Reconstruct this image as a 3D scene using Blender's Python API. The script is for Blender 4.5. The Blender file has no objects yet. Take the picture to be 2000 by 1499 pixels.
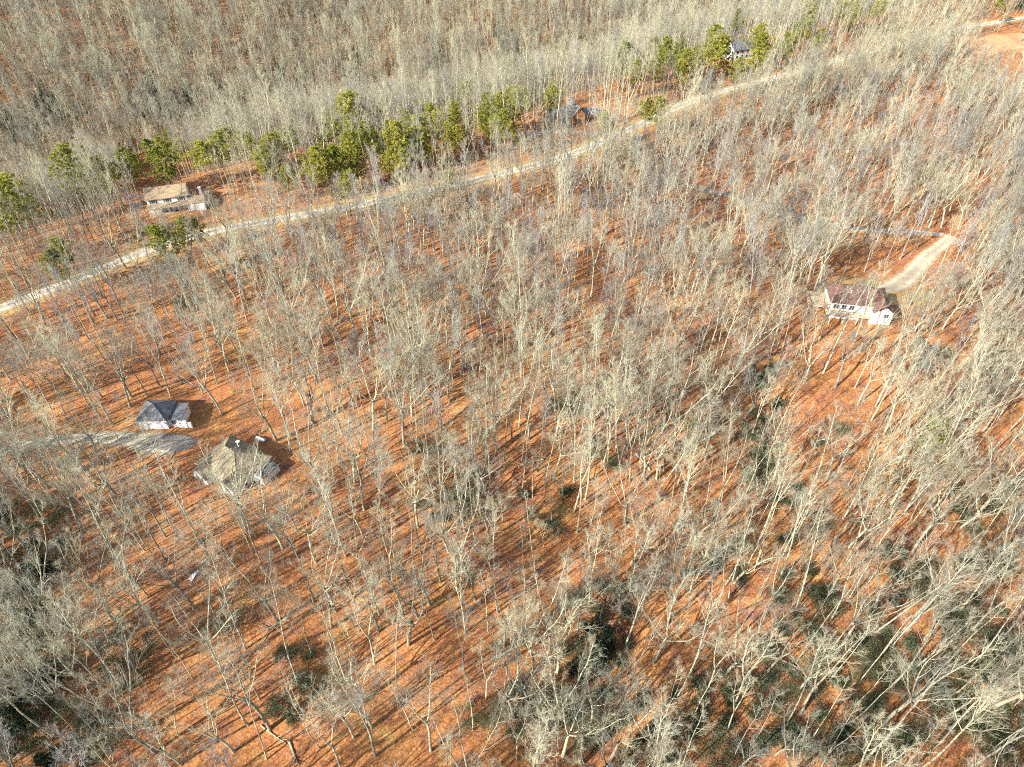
import bpy, math, random
import numpy as np
from mathutils import Vector, Matrix

# ------------------------------------------------------------------ camera, sky, sun, exposure
SC = bpy.context.scene
COL = SC.collection
PITCH = math.radians(42.0)
CAMH = 110.0
FPX = 1333.0                      # focal length in pixels of the 2000 px wide photograph
cam_d = bpy.data.cameras.new('camera')
cam_d.sensor_width = 36.0
cam_d.lens = 36.0 * FPX / 2000.0
cam_d.clip_start = 1.0
cam_d.clip_end = 5000.0
cam = bpy.data.objects.new('camera', cam_d)
cam.location = (0, 0, CAMH)
cam.rotation_euler = (math.pi / 2 - PITCH, 0, 0)
COL.objects.link(cam)
SC.camera = cam

SUN_AZ = math.radians(51.0)       # shadows fall forward and 51 degrees to the side
SUN_EL = math.radians(31.0)
world = bpy.data.worlds.new('World')
SC.world = world
world.use_nodes = True
wn = world.node_tree
sky = wn.nodes.new('ShaderNodeTexSky')
sky.sky_type = 'NISHITA'
sky.sun_disc = False
sky.sun_elevation = SUN_EL
sky.sun_rotation = math.atan2(-math.sin(SUN_AZ), -math.cos(SUN_AZ))
wn.links.new(sky.outputs[0], wn.nodes['Background'].inputs[0])
wn.nodes['Background'].inputs[1].default_value = 0.12
sun_d = bpy.data.lights.new('sun', 'SUN')
sun_d.energy = 5.0
sun_d.angle = math.radians(0.5)
sun_d.color = (1.0, 0.95, 0.86)
sun = bpy.data.objects.new('sun', sun_d)
sdir = Vector((math.sin(SUN_AZ) * math.cos(SUN_EL), math.cos(SUN_AZ) * math.cos(SUN_EL), -math.sin(SUN_EL)))
sun.rotation_euler = sdir.to_track_quat('-Z', 'Y').to_euler()
COL.objects.link(sun)
SC.view_settings.view_transform = 'Standard'
SC.view_settings.look = 'None'
SC.view_settings.gamma = 1.0
SC.view_settings.exposure = 1.36
SC.cycles.use_adaptive_sampling = True
SC.cycles.adaptive_threshold = 0.03
SC.cycles.adaptive_min_samples = 20
SC.cycles.max_bounces = 4
SC.cycles.diffuse_bounces = 2
SC.cycles.glossy_bounces = 1
SC.cycles.transmission_bounces = 2
SC.cycles.caustics_reflective = False
SC.cycles.caustics_refractive = False
SC.cycles.use_denoising = False
SC.cycles.filter_width = 1.1
SC.cycles.debug_use_spatial_splits = True

R = random.Random(11)
TAU = 2 * math.pi

# ------------------------------------------------------------------ the lie of the land
def sstep(a, b, x):
    t = np.clip((x - a) / (b - a), 0, 1)
    return t * t * (3 - 2 * t)

def ray(px, py):
    u = (px - 1000.0) / FPX
    v = (749.5 - py) / FPX
    return np.array([u, math.cos(PITCH) + v * math.sin(PITCH), -math.sin(PITCH) + v * math.cos(PITCH)])

def flat(px, py):
    d = ray(px, py)
    t = CAMH / -d[2]
    return d[0] * t, d[1] * t

ROAD_PX = [(-260, 700), (-120, 650), (0, 603), (140, 550), (290, 490), (420, 452), (560, 426), (700, 401), (860, 368), (1000, 335), (1120, 300),
           (1230, 253), (1330, 207), (1430, 174), (1560, 140), (1660, 112), (1760, 84), (1870, 58), (1990, 37), (2120, 18)]
ROAD = np.array([flat(*p) for p in ROAD_PX])
_rx = np.concatenate([[-600.0], ROAD[:, 0], [700.0]])
_ry = np.concatenate([[ROAD[0, 1] - 430 * 0.85], ROAD[:, 1], [ROAD[-1, 1] + (700 - ROAD[-1, 0]) * 0.5]])
RAVINE = np.array([flat(*p) for p in [(1230, 1900), (1200, 1499), (1165, 1250), (1260, 1080), (1440, 940), (1490, 800), (1500, 700), (1560, 640)]])
RAVINE2 = np.array([flat(*p) for p in [(1165, 1250), (1080, 1060), (1010, 960), (940, 860)]])
RAVINE3 = np.array([flat(*p) for p in [(1200, 1499), (1420, 1440), (1600, 1300), (1850, 1130), (2050, 980)]])

def seg_dist(x, y, P):
    best = np.full(np.shape(x), 1e9)
    for (ax, ay), (bx, by) in zip(P[:-1], P[1:]):
        dx, dy = bx - ax, by - ay
        t = np.clip(((x - ax) * dx + (y - ay) * dy) / (dx * dx + dy * dy), 0, 1)
        best = np.minimum(best, np.hypot(x - ax - t * dx, y - ay - t * dy))
    return best

def road_d(x, y):
    return (y - np.interp(x, _rx, _ry)) * 0.86

def wave(x, y):
    return (0.9 * np.sin(x * 0.061 + 1.3) * np.cos(y * 0.053) + 0.55 * np.sin(x * 0.113 - y * 0.087 + 0.7)
            + 0.28 * np.sin(x * 0.27 + y * 0.21) + 0.16 * np.sin(x * 0.49 - y * 0.41 + 2.0))

def height(x, y):
    x = np.asarray(x, float); y = np.asarray(y, float)
    d = road_d(x, y)
    z = -27.0 * sstep(42, 118, d) + np.clip(d - 128, 0, None) * 0.34
    z = z + wave(x, y) * sstep(5, 26, np.abs(d)) * 0.9
    z = z - 8.0 * sstep(7, 75, -d) * sstep(0, 110, x) * sstep(150, 190, y)
    g = sstep(20, 120, -d)
    z = z - g * (3.2 * np.exp(-(seg_dist(x, y, RAVINE) / 11.0) ** 2) + 2.0 * np.exp(-(seg_dist(x, y, RAVINE2) / 9.0) ** 2)
                 + 2.4 * np.exp(-(seg_dist(x, y, RAVINE3) / 11.0) ** 2))
    return z

_HX0, _HY0 = -620.0, -170.0
_HG = height(*np.meshgrid(_HX0 + np.arange(1241), _HY0 + np.arange(1400))).tolist()

def hz(x, y):
    """height of the land, read from a one metre grid"""
    u = min(max(x - _HX0, 0.0), 1238.9); v = min(max(y - _HY0, 0.0), 1397.9)
    i = int(u); j = int(v)
    u -= i; v -= j
    a = _HG[j]; b = _HG[j + 1]
    return (a[i] * (1 - u) + a[i + 1] * u) * (1 - v) + (b[i] * (1 - u) + b[i + 1] * u) * v

def ground(px, py):
    """the ground point that the photograph shows at a pixel"""
    a, b, c = (float(k) for k in ray(px, py))
    t = 30.0
    while t < 1500 and CAMH + c * t >= hz(a * t, b * t): t += 1.0
    lo, hi = t - 1.0, t
    for _ in range(12):
        m = (lo + hi) / 2
        if CAMH + c * m < hz(a * m, b * m): hi = m
        else: lo = m
    return a * hi, b * hi

def project(x, y, z):
    dy, dz = y, z - CAMH
    dep = dy * math.cos(PITCH) - dz * math.sin(PITCH)
    up = dy * math.sin(PITCH) + dz * math.cos(PITCH)
    return 1000 + FPX * x / dep, 749.5 - FPX * up / dep, dep

# ------------------------------------------------------------------ materials
def new_mat(name, rough=0.9):
    m = bpy.data.materials.new(name)
    m.use_nodes = True
    nt = m.node_tree
    b = nt.nodes['Principled BSDF']
    b.inputs['Roughness'].default_value = rough
    b.inputs['Specular IOR Level'].default_value = 0.2
    return m, nt, b

def nd(nt, t, **kw):
    n = nt.nodes.new(t)
    for k, v in kw.items():
        setattr(n, k, v)
    return n

def ramp(nt, stops):
    r = nt.nodes.new('ShaderNodeValToRGB')
    e = r.color_ramp.elements
    while len(e) < len(stops): e.new(0.5)
    for el, (p, c) in zip(e, stops):
        el.position = p
        el.color = (*c, 1)
    return r

def noise(nt, scale, detail=4, coord=None, rough=0.55):
    n = nt.nodes.new('ShaderNodeTexNoise')
    n.inputs['Scale'].default_value = scale
    n.inputs['Detail'].default_value = detail
    n.inputs['Roughness'].default_value = rough
    if coord is not None: nt.links.new(coord, n.inputs['Vector'])
    return n

def mix(nt, fac, a, b, blend='MIX'):
    m = nt.nodes.new('ShaderNodeMix')
    m.data_type = 'RGBA'
    m.blend_type = blend
    for sock, v in ((m.inputs[0], fac), (m.inputs[6], a), (m.inputs[7], b)):
        if isinstance(v, (int, float)): sock.default_value = v
        elif isinstance(v, tuple): sock.default_value = (*v, 1)
        else: nt.links.new(v, sock)
    return m.outputs[2]

def speckled(name, c1, c2, scale=3.0, rough=0.85, bump=0.0, fine=None):
    m, nt, b = new_mat(name, rough)
    co = nd(nt, 'ShaderNodeTexCoord').outputs['Object']
    n = noise(nt, scale, 6, co)
    r = ramp(nt, [(0.32, c1), (0.68, c2)])
    nt.links.new(n.outputs['Fac'], r.inputs[0])
    out = r.outputs[0]
    if fine:
        n2 = noise(nt, fine, 3, co)
        r2 = ramp(nt, [(0.3, (0.62, 0.62, 0.62)), (0.7, (1.15, 1.15, 1.15))])
        nt.links.new(n2.outputs['Fac'], r2.inputs[0])
        out = mix(nt, 1.0, out, r2.outputs[0], 'MULTIPLY')
    nt.links.new(out, b.inputs['Base Color'])
    if bump:
        bp = nd(nt, 'ShaderNodeBump')
        bp.inputs['Strength'].default_value = bump
        bp.inputs['Distance'].default_value = 0.1
        nt.links.new(n.outputs['Fac'], bp.inputs['Height'])
        nt.links.new(bp.outputs[0], b.inputs['Normal'])
    return m

def leaf_litter():
    m, nt, b = new_mat('leaf_litter', 0.95)
    co = nd(nt, 'ShaderNodeTexCoord').outputs['Object']
    n1 = noise(nt, 0.06, 5, co)
    n2 = noise(nt, 0.35, 5, co)
    n3 = noise(nt, 2.3, 4, co, 0.7)
    v = nd(nt, 'ShaderNodeTexVoronoi')
    v.inputs['Scale'].default_value = 4.5
    nt.links.new(co, v.inputs['Vector'])
    base = ramp(nt, [(0.28, (0.20, 0.105, 0.07)), (0.42, (0.32, 0.125, 0.05)), (0.56, (0.40, 0.175, 0.06)), (0.72, (0.45, 0.25, 0.085))])
    nt.links.new(n1.outputs['Fac'], base.inputs[0])
    patch = ramp(nt, [(0.34, (0.165, 0.09, 0.075)), (0.46, (0.34, 0.135, 0.052)), (0.58, (0.41, 0.185, 0.062)), (0.7, (0.50, 0.31, 0.105))])
    nt.links.new(n2.outputs['Fac'], patch.inputs[0])
    c = mix(nt, 0.5, base.outputs[0], patch.outputs[0])
    leaf = ramp(nt, [(0.0, (0.45, 0.42, 0.42)), (0.5, (1.0, 1.0, 1.0)), (1.0, (1.7, 1.75, 1.8))])
    nt.links.new(v.outputs['Color'], leaf.inputs[0])
    c = mix(nt, 0.75, c, leaf.outputs[0], 'MULTIPLY')
    fine = ramp(nt, [(0.3, (0.55, 0.5, 0.5)), (0.55, (1.0, 1.0, 1.0)), (0.75, (1.35, 1.3, 1.2))])
    nt.links.new(n3.outputs['Fac'], fine.inputs[0])
    c = mix(nt, 0.8, c, fine.outputs[0], 'MULTIPLY')
    nt.links.new(c, b.inputs['Base Color'])
    bp = nd(nt, 'ShaderNodeBump')
    bp.inputs['Strength'].default_value = 0.55
    bp.inputs['Distance'].default_value = 0.18
    nt.links.new(n3.outputs['Fac'], bp.inputs['Height'])
    nt.links.new(bp.outputs[0], b.inputs['Normal'])
    return m

def bark(name, light, dark):
    m, nt, b = new_mat(name, 0.95)
    co = nd(nt, 'ShaderNodeTexCoord').outputs['Object']
    n = noise(nt, 1.6, 5, co)
    r = ramp(nt, [(0.34, dark), (0.6, light)])
    nt.links.new(n.outputs['Fac'], r.inputs[0])
    oi = nd(nt, 'ShaderNodeObjectInfo')
    r2 = ramp(nt, [(0.0, (0.50, 0.53, 0.56)), (0.28, (0.74, 0.69, 0.62)), (0.6, (1.0, 0.99, 0.92)), (1.0, (1.25, 1.22, 1.02))])
    nt.links.new(oi.outputs['Random'], r2.inputs[0])
    nt.links.new(mix(nt, 1.0, r.outputs[0], r2.outputs[0], 'MULTIPLY'), b.inputs['Base Color'])
    return m

def foliage(name, c1, c2, c3):
    m, nt, b = new_mat(name, 0.6)
    oi = nd(nt, 'ShaderNodeObjectInfo')
    co = nd(nt, 'ShaderNodeTexCoord').outputs['Object']
    n = noise(nt, 1.1, 3, co)
    add = nd(nt, 'ShaderNodeMath', operation='MULTIPLY_ADD')
    add.inputs[1].default_value = 0.35
    nt.links.new(oi.outputs['Random'], add.inputs[0])
    sub = nd(nt, 'ShaderNodeMath', operation='SUBTRACT')
    sub.inputs[1].default_value = 0.17
    nt.links.new(n.outputs['Fac'], sub.inputs[0])
    nt.links.new(sub.outputs[0], add.inputs[2])
    r = ramp(nt, [(0.25, c1), (0.5, c2), (0.75, c3)])
    nt.links.new(add.outputs[0], r.inputs[0])
    nt.links.new(r.outputs[0], b.inputs['Base Color'])
    tr = nd(nt, 'ShaderNodeBsdfTranslucent')
    nt.links.new(r.outputs[0], tr.inputs[0])
    ms = nd(nt, 'ShaderNodeMixShader')
    ms.inputs[0].default_value = 0.4
    nt.links.new(b.outputs[0], ms.inputs[1])
    nt.links.new(tr.outputs[0], ms.inputs[2])
    nt.links.new(ms.outputs[0], nt.nodes['Material Output'].inputs[0])
    return m

def gravel(name, c1, c2):
    m, nt, b = new_mat(name, 0.95)
    co = nd(nt, 'ShaderNodeTexCoord').outputs['Object']
    n = noise(nt, 0.5, 6, co)
    r = ramp(nt, [(0.32, c1), (0.68, c2)])
    nt.links.new(n.outputs['Fac'], r.inputs[0])
    at = nd(nt, 'ShaderNodeAttribute', attribute_name='across')
    ab = nd(nt, 'ShaderNodeMath', operation='ABSOLUTE')
    nt.links.new(at.outputs['Fac'], ab.inputs[0])
    rut = ramp(nt, [(0.0, (0.80, 0.78, 0.76)), (0.2, (0.84, 0.83, 0.82)), (0.38, (1.08, 1.08, 1.08)), (0.55, (1.08, 1.08, 1.08)), (0.72, (0.86, 0.83, 0.78))])
    nt.links.new(ab.outputs[0], rut.inputs[0])
    c = mix(nt, 1.0, r.outputs[0], rut.outputs[0], 'MULTIPLY')
    n2 = noise(nt, 0.9, 5, co, 0.7)
    ad = nd(nt, 'ShaderNodeMath', operation='MULTIPLY_ADD')
    ad.inputs[1].default_value = 1.5
    nt.links.new(n2.outputs['Fac'], ad.inputs[0])
    nt.links.new(ab.outputs[0], ad.inputs[2])
    lf = ramp(nt, [(0.0, (0, 0, 0)), (0.52, (0, 0, 0)), (0.6, (1, 1, 1))])
    dv = nd(nt, 'ShaderNodeMath', operation='MULTIPLY'); dv.inputs[1].default_value = 0.36
    nt.links.new(ad.outputs[0], dv.inputs[0]); nt.links.new(dv.outputs[0], lf.inputs[0])
    c = mix(nt, lf.outputs[0], c, (0.36, 0.18, 0.075))
    n3 = noise(nt, 5.0, 3, co)
    f = ramp(nt, [(0.3, (0.7, 0.7, 0.7)), (0.7, (1.15, 1.15, 1.15))])
    nt.links.new(n3.outputs['Fac'], f.inputs[0])
    nt.links.new(mix(nt, 1.0, c, f.outputs[0], 'MULTIPLY'), b.inputs['Base Color'])
    return m

M = {
    'litter': leaf_litter(),
    'bark': bark('grey_bark', (0.48, 0.468, 0.36), (0.21, 0.206, 0.166)),
    'twig': bark('twig_bark', (0.43, 0.415, 0.325), (0.28, 0.268, 0.215)),
    'hazebark': bark('hazy_far_bark', (0.35, 0.35, 0.335), (0.20, 0.195, 0.205)),  # cool grey of distant haze painted into the bark colour
    'brush': bark('brush_bark', (0.44, 0.378, 0.305), (0.30, 0.25, 0.21)),
    'darkbark': speckled('dark_bark', (0.05, 0.042, 0.038), (0.12, 0.10, 0.085), 3),
    'pinebark': speckled('pine_bark', (0.12, 0.085, 0.06), (0.24, 0.17, 0.12), 3),
    'pine': foliage('pine_needles', (0.22, 0.25, 0.04), (0.35, 0.355, 0.06), (0.45, 0.42, 0.08)),
    'hemlock': foliage('hemlock_needles', (0.03, 0.055, 0.03), (0.055, 0.085, 0.042), (0.09, 0.12, 0.06)),
    'laurel': foliage('laurel_leaves', (0.055, 0.08, 0.043), (0.115, 0.145, 0.075), (0.20, 0.22, 0.12)),
    'road': gravel('pale_gravel', (0.46, 0.40, 0.30), (0.62, 0.55, 0.42)),
    'drive': gravel('grey_gravel', (0.27, 0.24, 0.21), (0.42, 0.37, 0.30)),
    'drive_tan': gravel('tan_gravel', (0.40, 0.34, 0.24), (0.55, 0.47, 0.33)),
    'dirt': speckled('bare_dirt', (0.46, 0.22, 0.10), (0.60, 0.36, 0.17), 0.12, 0.95, 0.2, 1.5),
    'verge': speckled('dry_grass', (0.40, 0.22, 0.075), (0.48, 0.33, 0.12), 0.3, 0.95, 0.2, 2.5),
    'white': speckled('white_siding', (0.72, 0.71, 0.68), (0.82, 0.81, 0.78), 1.5, 0.7),
    'trim': speckled('white_trim', (0.76, 0.76, 0.74), (0.84, 0.84, 0.82), 2.0, 0.6),
    'roof_tan': speckled('tan_shingle', (0.25, 0.20, 0.125), (0.36, 0.29, 0.185), 0.9, 0.9, 0.2, 7),
    'roof_brown': speckled('brown_shingle', (0.29, 0.215, 0.13), (0.38, 0.29, 0.18), 0.9, 0.9, 0.2, 7),
    'roof_slate': speckled('slate_shingle', (0.115, 0.118, 0.125), (0.20, 0.20, 0.195), 0.9, 0.9, 0.2, 7),
    'roof_red': speckled('red_shingle', (0.13, 0.07, 0.056), (0.20, 0.11, 0.086), 0.8, 0.9, 0.2, 7),
    'roof_grey': speckled('grey_shingle', (0.15, 0.155, 0.17), (0.24, 0.245, 0.25), 0.9, 0.9, 0.2, 7),
    'log': speckled('brown_logs', (0.26, 0.11, 0.045), (0.40, 0.19, 0.08), 1.2, 0.8),
    'deck': speckled('deck_boards', (0.44, 0.30, 0.18), (0.55, 0.40, 0.25), 1.5, 0.85),
    'shutter': speckled('dark_shutter', (0.03, 0.04, 0.05), (0.05, 0.06, 0.075), 2.0, 0.6),
    'stonework': speckled('grey_stone', (0.22, 0.21, 0.20), (0.38, 0.36, 0.33), 2.0, 0.9, 0.2),
    'tank': speckled('tank_paint', (0.74, 0.74, 0.73), (0.82, 0.82, 0.81), 1.0, 0.4),
}
gm, gnt, gb = new_mat('window_glass', 0.12)
gb.inputs['Base Color'].default_value = (0.03, 0.04, 0.05, 1)
gb.inputs['Specular IOR Level'].default_value = 0.6
M['glass'] = gm

# ------------------------------------------------------------------ helpers
def mesh_data(name, verts, faces, mat, smooth=False):
    me = bpy.data.meshes.new(name)
    me.from_pydata([tuple(v) for v in verts], [], faces)
    if mat is not None: me.materials.append(M[mat] if isinstance(mat, str) else mat)
    if smooth:
        me.polygons.foreach_set('use_smooth', [True] * len(me.polygons))
    me.update()
    return me

def link(name, data, parent=None):
    o = bpy.data.objects.new(name, data)
    COL.objects.link(o)
    if parent is not None: o.parent = parent
    return o

def tag(o, label=None, cat=None, group=None, kind=None):
    if label: o['label'] = label
    if cat: o['category'] = cat
    if group: o['group'] = group
    if kind: o['kind'] = kind
    return o

def empty(name, loc, rz=0.0, label=None, cat=None, group=None):
    o = link(name, None)
    o.location = loc
    o.rotation_euler = (0, 0, rz)
    return tag(o, label, cat, group)

class MB:
    def __init__(self): self.v = []; self.f = []
    def add(self, v, f):
        n = len(self.v)
        self.v += [tuple(p) for p in v]
        self.f += [tuple(i + n for i in q) for q in f]
        return self
    def box(self, x0, x1, y0, y1, z0, z1):
        v = [(x0, y0, z0), (x1, y0, z0), (x1, y1, z0), (x0, y1, z0), (x0, y0, z1), (x1, y0, z1), (x1, y1, z1), (x0, y1, z1)]
        return self.add(v, [(0, 3, 2, 1), (4, 5, 6, 7), (0, 1, 5, 4), (1, 2, 6, 5), (2, 3, 7, 6), (3, 0, 4, 7)])
    def prism(self, prof, a0, a1, axis='x'):
        n = len(prof)
        g = (lambda a, p: (a, p[0], p[1])) if axis == 'x' else (lambda a, p: (p[0], a, p[1]))
        v = [g(a0, p) for p in prof] + [g(a1, p) for p in prof]
        f = [tuple(range(n)), tuple(range(2 * n - 1, n - 1, -1))] + [(i, i + n, (i + 1) % n + n, (i + 1) % n) for i in range(n)]
        if axis == 'x': f = [tuple(reversed(q)) for q in f]
        return self.add(v, f)
    def tube(self, pts, rad, sides=4, cap=False):
        pts = np.asarray(pts, float)
        n = len(pts)
        t = np.gradient(pts, axis=0)
        t /= np.linalg.norm(t, axis=1)[:, None] + 1e-9
        ref = np.array([0.3, 0.9, 0.1]) if abs(t[0, 2]) > 0.8 else np.array([0.05, 0.1, 1.0])
        a = np.cross(t, ref); a /= np.linalg.norm(a, axis=1)[:, None] + 1e-9
        b = np.cross(t, a)
        base = len(self.v)
        ang = np.arange(sides) * TAU / sides
        rad = list(rad)
        ring = pts[:, None, :] + np.asarray(rad)[:, None, None] * (np.cos(ang)[None, :, None] * a[:, None, :] + np.sin(ang)[None, :, None] * b[:, None, :])
        flatv = ring.reshape(-1, 3).tolist()
        if rad[-1] <= 0: flatv = flatv[:(n - 1) * sides + 1]
        self.v += flatv
        for i in range(n - 1):
            o = base + i * sides
            for k in range(sides):
                k2 = (k + 1) % sides
                if i == n - 2 and rad[-1] <= 0:
                    self.f.append((o + k, o + k2, base + (n - 1) * sides))
                else:
                    self.f.append((o + k, o + k2, o + sides + k2, o + sides + k))
        if cap and rad[-1] > 0:
            o = base + (n - 1) * sides
            self.f.append(tuple(o + k for k in range(sides)))
        return self
    def data(self, name, mat, smooth=False): return mesh_data(name, self.v, self.f, mat, smooth)
    def part(self, name, mat, parent=None, smooth=False): return link(name, self.data(name, mat, smooth), parent)

# ------------------------------------------------------------------ ground, road, drives
def build_ground():
    xs = np.concatenate([np.arange(-900, -420, 20), np.arange(-420, 420, 2.5), np.arange(420, 901, 20)])
    ys = np.concatenate([np.arange(-160, -40, 10), np.arange(-40, 300, 2.0), np.arange(300, 640, 4), np.arange(640, 1301, 30)])
    X, Y = np.meshgrid(xs, ys)
    Z = height(X, Y)
    V = np.stack([X, Y, Z], -1).reshape(-1, 3)
    nx, ny = len(xs), len(ys)
    idx = np.arange(nx * ny).reshape(ny, nx)
    F = np.stack([idx[:-1, :-1], idx[:-1, 1:], idx[1:, 1:], idx[1:, :-1]], -1).reshape(-1, 4)
    o = link('leafy_ground', mesh_data('leafy_ground', V.tolist(), F.tolist(), 'litter', True))
    tag(o, 'forest floor covered with orange fallen leaves', None, None, 'structure')

def resample(P, step=2.0):
    P = np.asarray(P, float)
    # Catmull-Rom smoothing
    out = []
    Q = np.vstack([2 * P[0] - P[1], P, 2 * P[-1] - P[-2]])
    for i in range(1, len(Q) - 2):
        n = max(2, int(np.hypot(*(Q[i + 1] - Q[i])) / step))
        for k in range(n):
            t = k / n
            a, b, c, d = Q[i - 1], Q[i], Q[i + 1], Q[i + 2]
            out.append(0.5 * (2 * b + (c - a) * t + (2 * a - 5 * b + 4 * c - d) * t * t + (-a + 3 * b - 3 * c + d) * t ** 3))
    out.append(P[-1])
    return np.array(out)

def strip(name, P, width, mat, lift, label, rag=0.25, seed=1):
    rr = random.Random(seed)
    C = resample(P, 1.6)
    t = np.gradient(C, axis=0)
    t /= np.linalg.norm(t, axis=1)[:, None]
    n = np.stack([-t[:, 1], t[:, 0]], 1)
    w = np.interp(np.linspace(0, 1, len(C)), np.linspace(0, 1, len(np.atleast_1d(width))) if np.ndim(width) else [0, 1], width if np.ndim(width) else [width, width])
    cols = 9
    V = []; F = []
    for i in range(len(C)):
        for k in range(cols):
            s = (k / (cols - 1) * 2 - 1) * w[i] / 2
            if k in (0, cols - 1): s += rr.uniform(-rag, rag)
            x, y = C[i] + n[i] * s
            V.append((x, y, hz(x, y) + lift - (0.12 if k in (0, cols - 1) else 0)))
    for i in range(len(C) - 1):
        for k in range(cols - 1):
            a = i * cols + k
            F.append((a, a + cols, a + cols + 1, a + 1))
    F = [f[::-1] for f in F]
    o = link(name, mesh_data(name, V, F, mat, True))
    at = o.data.attributes.new('across', 'FLOAT', 'POINT')
    at.data.foreach_set('value', [k / (cols - 1) * 2 - 1 for i in range(len(C)) for k in range(cols)])
    return tag(o, label, None, None, 'structure')

def pad(name, pts, mat, lift, label, seed=3):
    """a patch of ground with a ragged outline, draped on the land"""
    rr = random.Random(seed)
    P = resample(np.vstack([pts, pts[:1]]), 1.5)[:-1]
    c = P.mean(0)
    V = [(c[0], c[1], hz(*c) + lift)]
    rings = 7
    for k in range(1, rings + 1):
        for p in P:
            q = c + (p - c) * (k / rings) + (np.array([rr.uniform(-.3, .3), rr.uniform(-.3, .3)]) if k == rings else 0)
            V.append((q[0], q[1], hz(*q) + (lift if k < rings else -0.1)))
    n = len(P)
    F = [(0, 1 + i, 1 + (i + 1) % n) for i in range(n)]
    for k in range(rings - 1):
        a = 1 + k * n
        F += [(a + i, a + n + i, a + n + (i + 1) % n, a + (i + 1) % n) for i in range(n)]
    o = link(name, mesh_data(name, V, F, mat, True))
    o.data.update()
    # make sure it faces up
    if sum(p.normal.z for p in o.data.polygons) < 0:
        o.data.flip_normals()
    return tag(o, label, None, None, 'structure')

build_ground()
G = lambda pts: np.array([ground(*p) for p in pts])
strip('gravel_verge', ROAD, 11.0, 'verge', 0.07, 'dry grassy verge along both sides of the pale road', 0.7, 5)
strip('ridge_road', ROAD, 6.0, 'road', 0.13, 'pale gravel road running along the wooded ridge', 0.2, 6)
DRIVE_B = G([(-140, 905), (-40, 888), (60, 868), (150, 856), (230, 858), (300, 866), (350, 872)])
strip('garage_drive', DRIVE_B, [4.0, 4.0, 3.8, 4.0, 4.6, 6.0, 8.0], 'drive_tan', 0.14, 'tan gravel drive leading to the white garage', 0.3, 7)
COURT_B = G([(280, 852), (330, 846), (372, 850), (384, 864), (362, 882), (322, 884), (288, 874)])
pad('garage_court', COURT_B, 'drive', 0.20, 'grey gravel court between garage and house', 4)
DRIVE_D = G([(1250, 262), (1240, 300), (1262, 338), (1300, 354), (1350, 364), (1405, 378), (1490, 400), (1560, 424), (1632, 441), (1700, 450), (1770, 452), (1850, 462), (1880, 480)])
strip('winding_drive', DRIVE_D, 3.6, 'drive', 0.14, 'grey winding drive from the road to the red-roofed house', 0.3, 8)
DRIVE_D2 = G([(1858, 464), (1822, 492), (1795, 520), (1765, 548), (1730, 566), (1700, 566)])
strip('turnaround', DRIVE_D2, [4.5, 5.5, 6.5, 8.0, 9.5, 8.0], 'drive_tan', 0.21, 'tan gravel turnaround behind the red-roofed house', 0.3, 9)
YARD_D = G([(1590, 560), (1640, 540), (1720, 545), (1800, 555), (1850, 580), (1830, 610), (1760, 600), (1700, 585), (1640, 575), (1600, 590)])
pad('dry_lawn', YARD_D, 'verge', 0.09, 'yellow dry lawn round the red-roofed house', 10)
CLEAR_G = G([(1890, 82), (1930, 68), (1985, 64), (2040, 66), (2050, 92), (1990, 96), (1950, 104), (1925, 112), (1893, 106)])
pad('dirt_clearing', CLEAR_G, 'dirt', 0.16, 'bare orange dirt clearing among the trees beside the road', 11)
DRIVE_E = G([(1200, 262), (1160, 262), (1110, 258), (1070, 256), (1030, 262)])
strip('cabin_drive', DRIVE_E, 3.5, 'drive', 0.18, 'grey drive in front of the brown cabin', 0.3, 12)

# ------------------------------------------------------------------ houses
def window(root, x, y, z, w, h, face='f', shutters=False, mat='trim'):
    """face: f front (-y), r right (+x), l left (-x), b back; (x,y) centre on the wall surface"""
    m = MB(); p = MB()
    d = 0.07
    if face in 'fb':
        s = -1 if face == 'f' else 1
        ya, yb = sorted((y - 0.05 * s, y + d * s))
        m.box(x - w / 2 - .1, x + w / 2 + .1, ya, yb, z - .1, z + h + .1)
        ya, yb = sorted((y + d * s - .02 * s, y + d * s + .02 * s))
        for sx in (-1, 1):
            q = MB().box(x + sx * w / 4 - w / 4 + .04, x + sx * w / 4 + w / 4 - .04, ya, yb, z, z + h)
            p.add(q.v, q.f)
    else:
        s = 1 if face == 'r' else -1
        xa, xb = sorted((x - 0.05 * s, x + d * s))
        m.box(xa, xb, y - w / 2 - .1, y + w / 2 + .1, z - .1, z + h + .1)
        xa, xb = sorted((x + d * s - .02 * s, x + d * s + .02 * s))
        for sx in (-1, 1):
            q = MB().box(xa, xb, y + sx * w / 4 - w / 4 + .04, y + sx * w / 4 + w / 4 - .04, z, z + h)
            p.add(q.v, q.f)
    f = m.part('window', mat, root)
    p.part('pane', 'glass', f)
    if shutters:
        for sx in (-1, 1):
            xc = x + sx * (w / 2 + .38)
            MB().box(xc - .24, xc + .24, y - .06, y + .02, z - .1, z + h + .1).part('shutter', 'shutter', root)

def door(root, x, y, z, w, h, mat, face='f', panels=0):
    s = -1 if face == 'f' else 1
    if face in 'fb':
        ya, yb = sorted((y - .04 * s, y + .06 * s))
        o = MB().box(x - w / 2, x + w / 2, ya, yb, z, z + h).part('garage_door' if panels else 'door', mat, root)
        if panels:
            for k in range(panels):
                zz = z + h * k / panels
                ya, yb = sorted((y + .05 * s, y + .085 * s))
                MB().box(x - w / 2 + .06, x + w / 2 - .06, ya, yb, zz + .05, zz + h / panels - .05).part('door_panel', mat, o)
        else:
            MB().box(x + w / 2 - .2, x + w / 2 - .12, y - .12, y - .05, z + h * .45, z + h * .45 + .1).part('handle', 'shutter', o)

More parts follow.
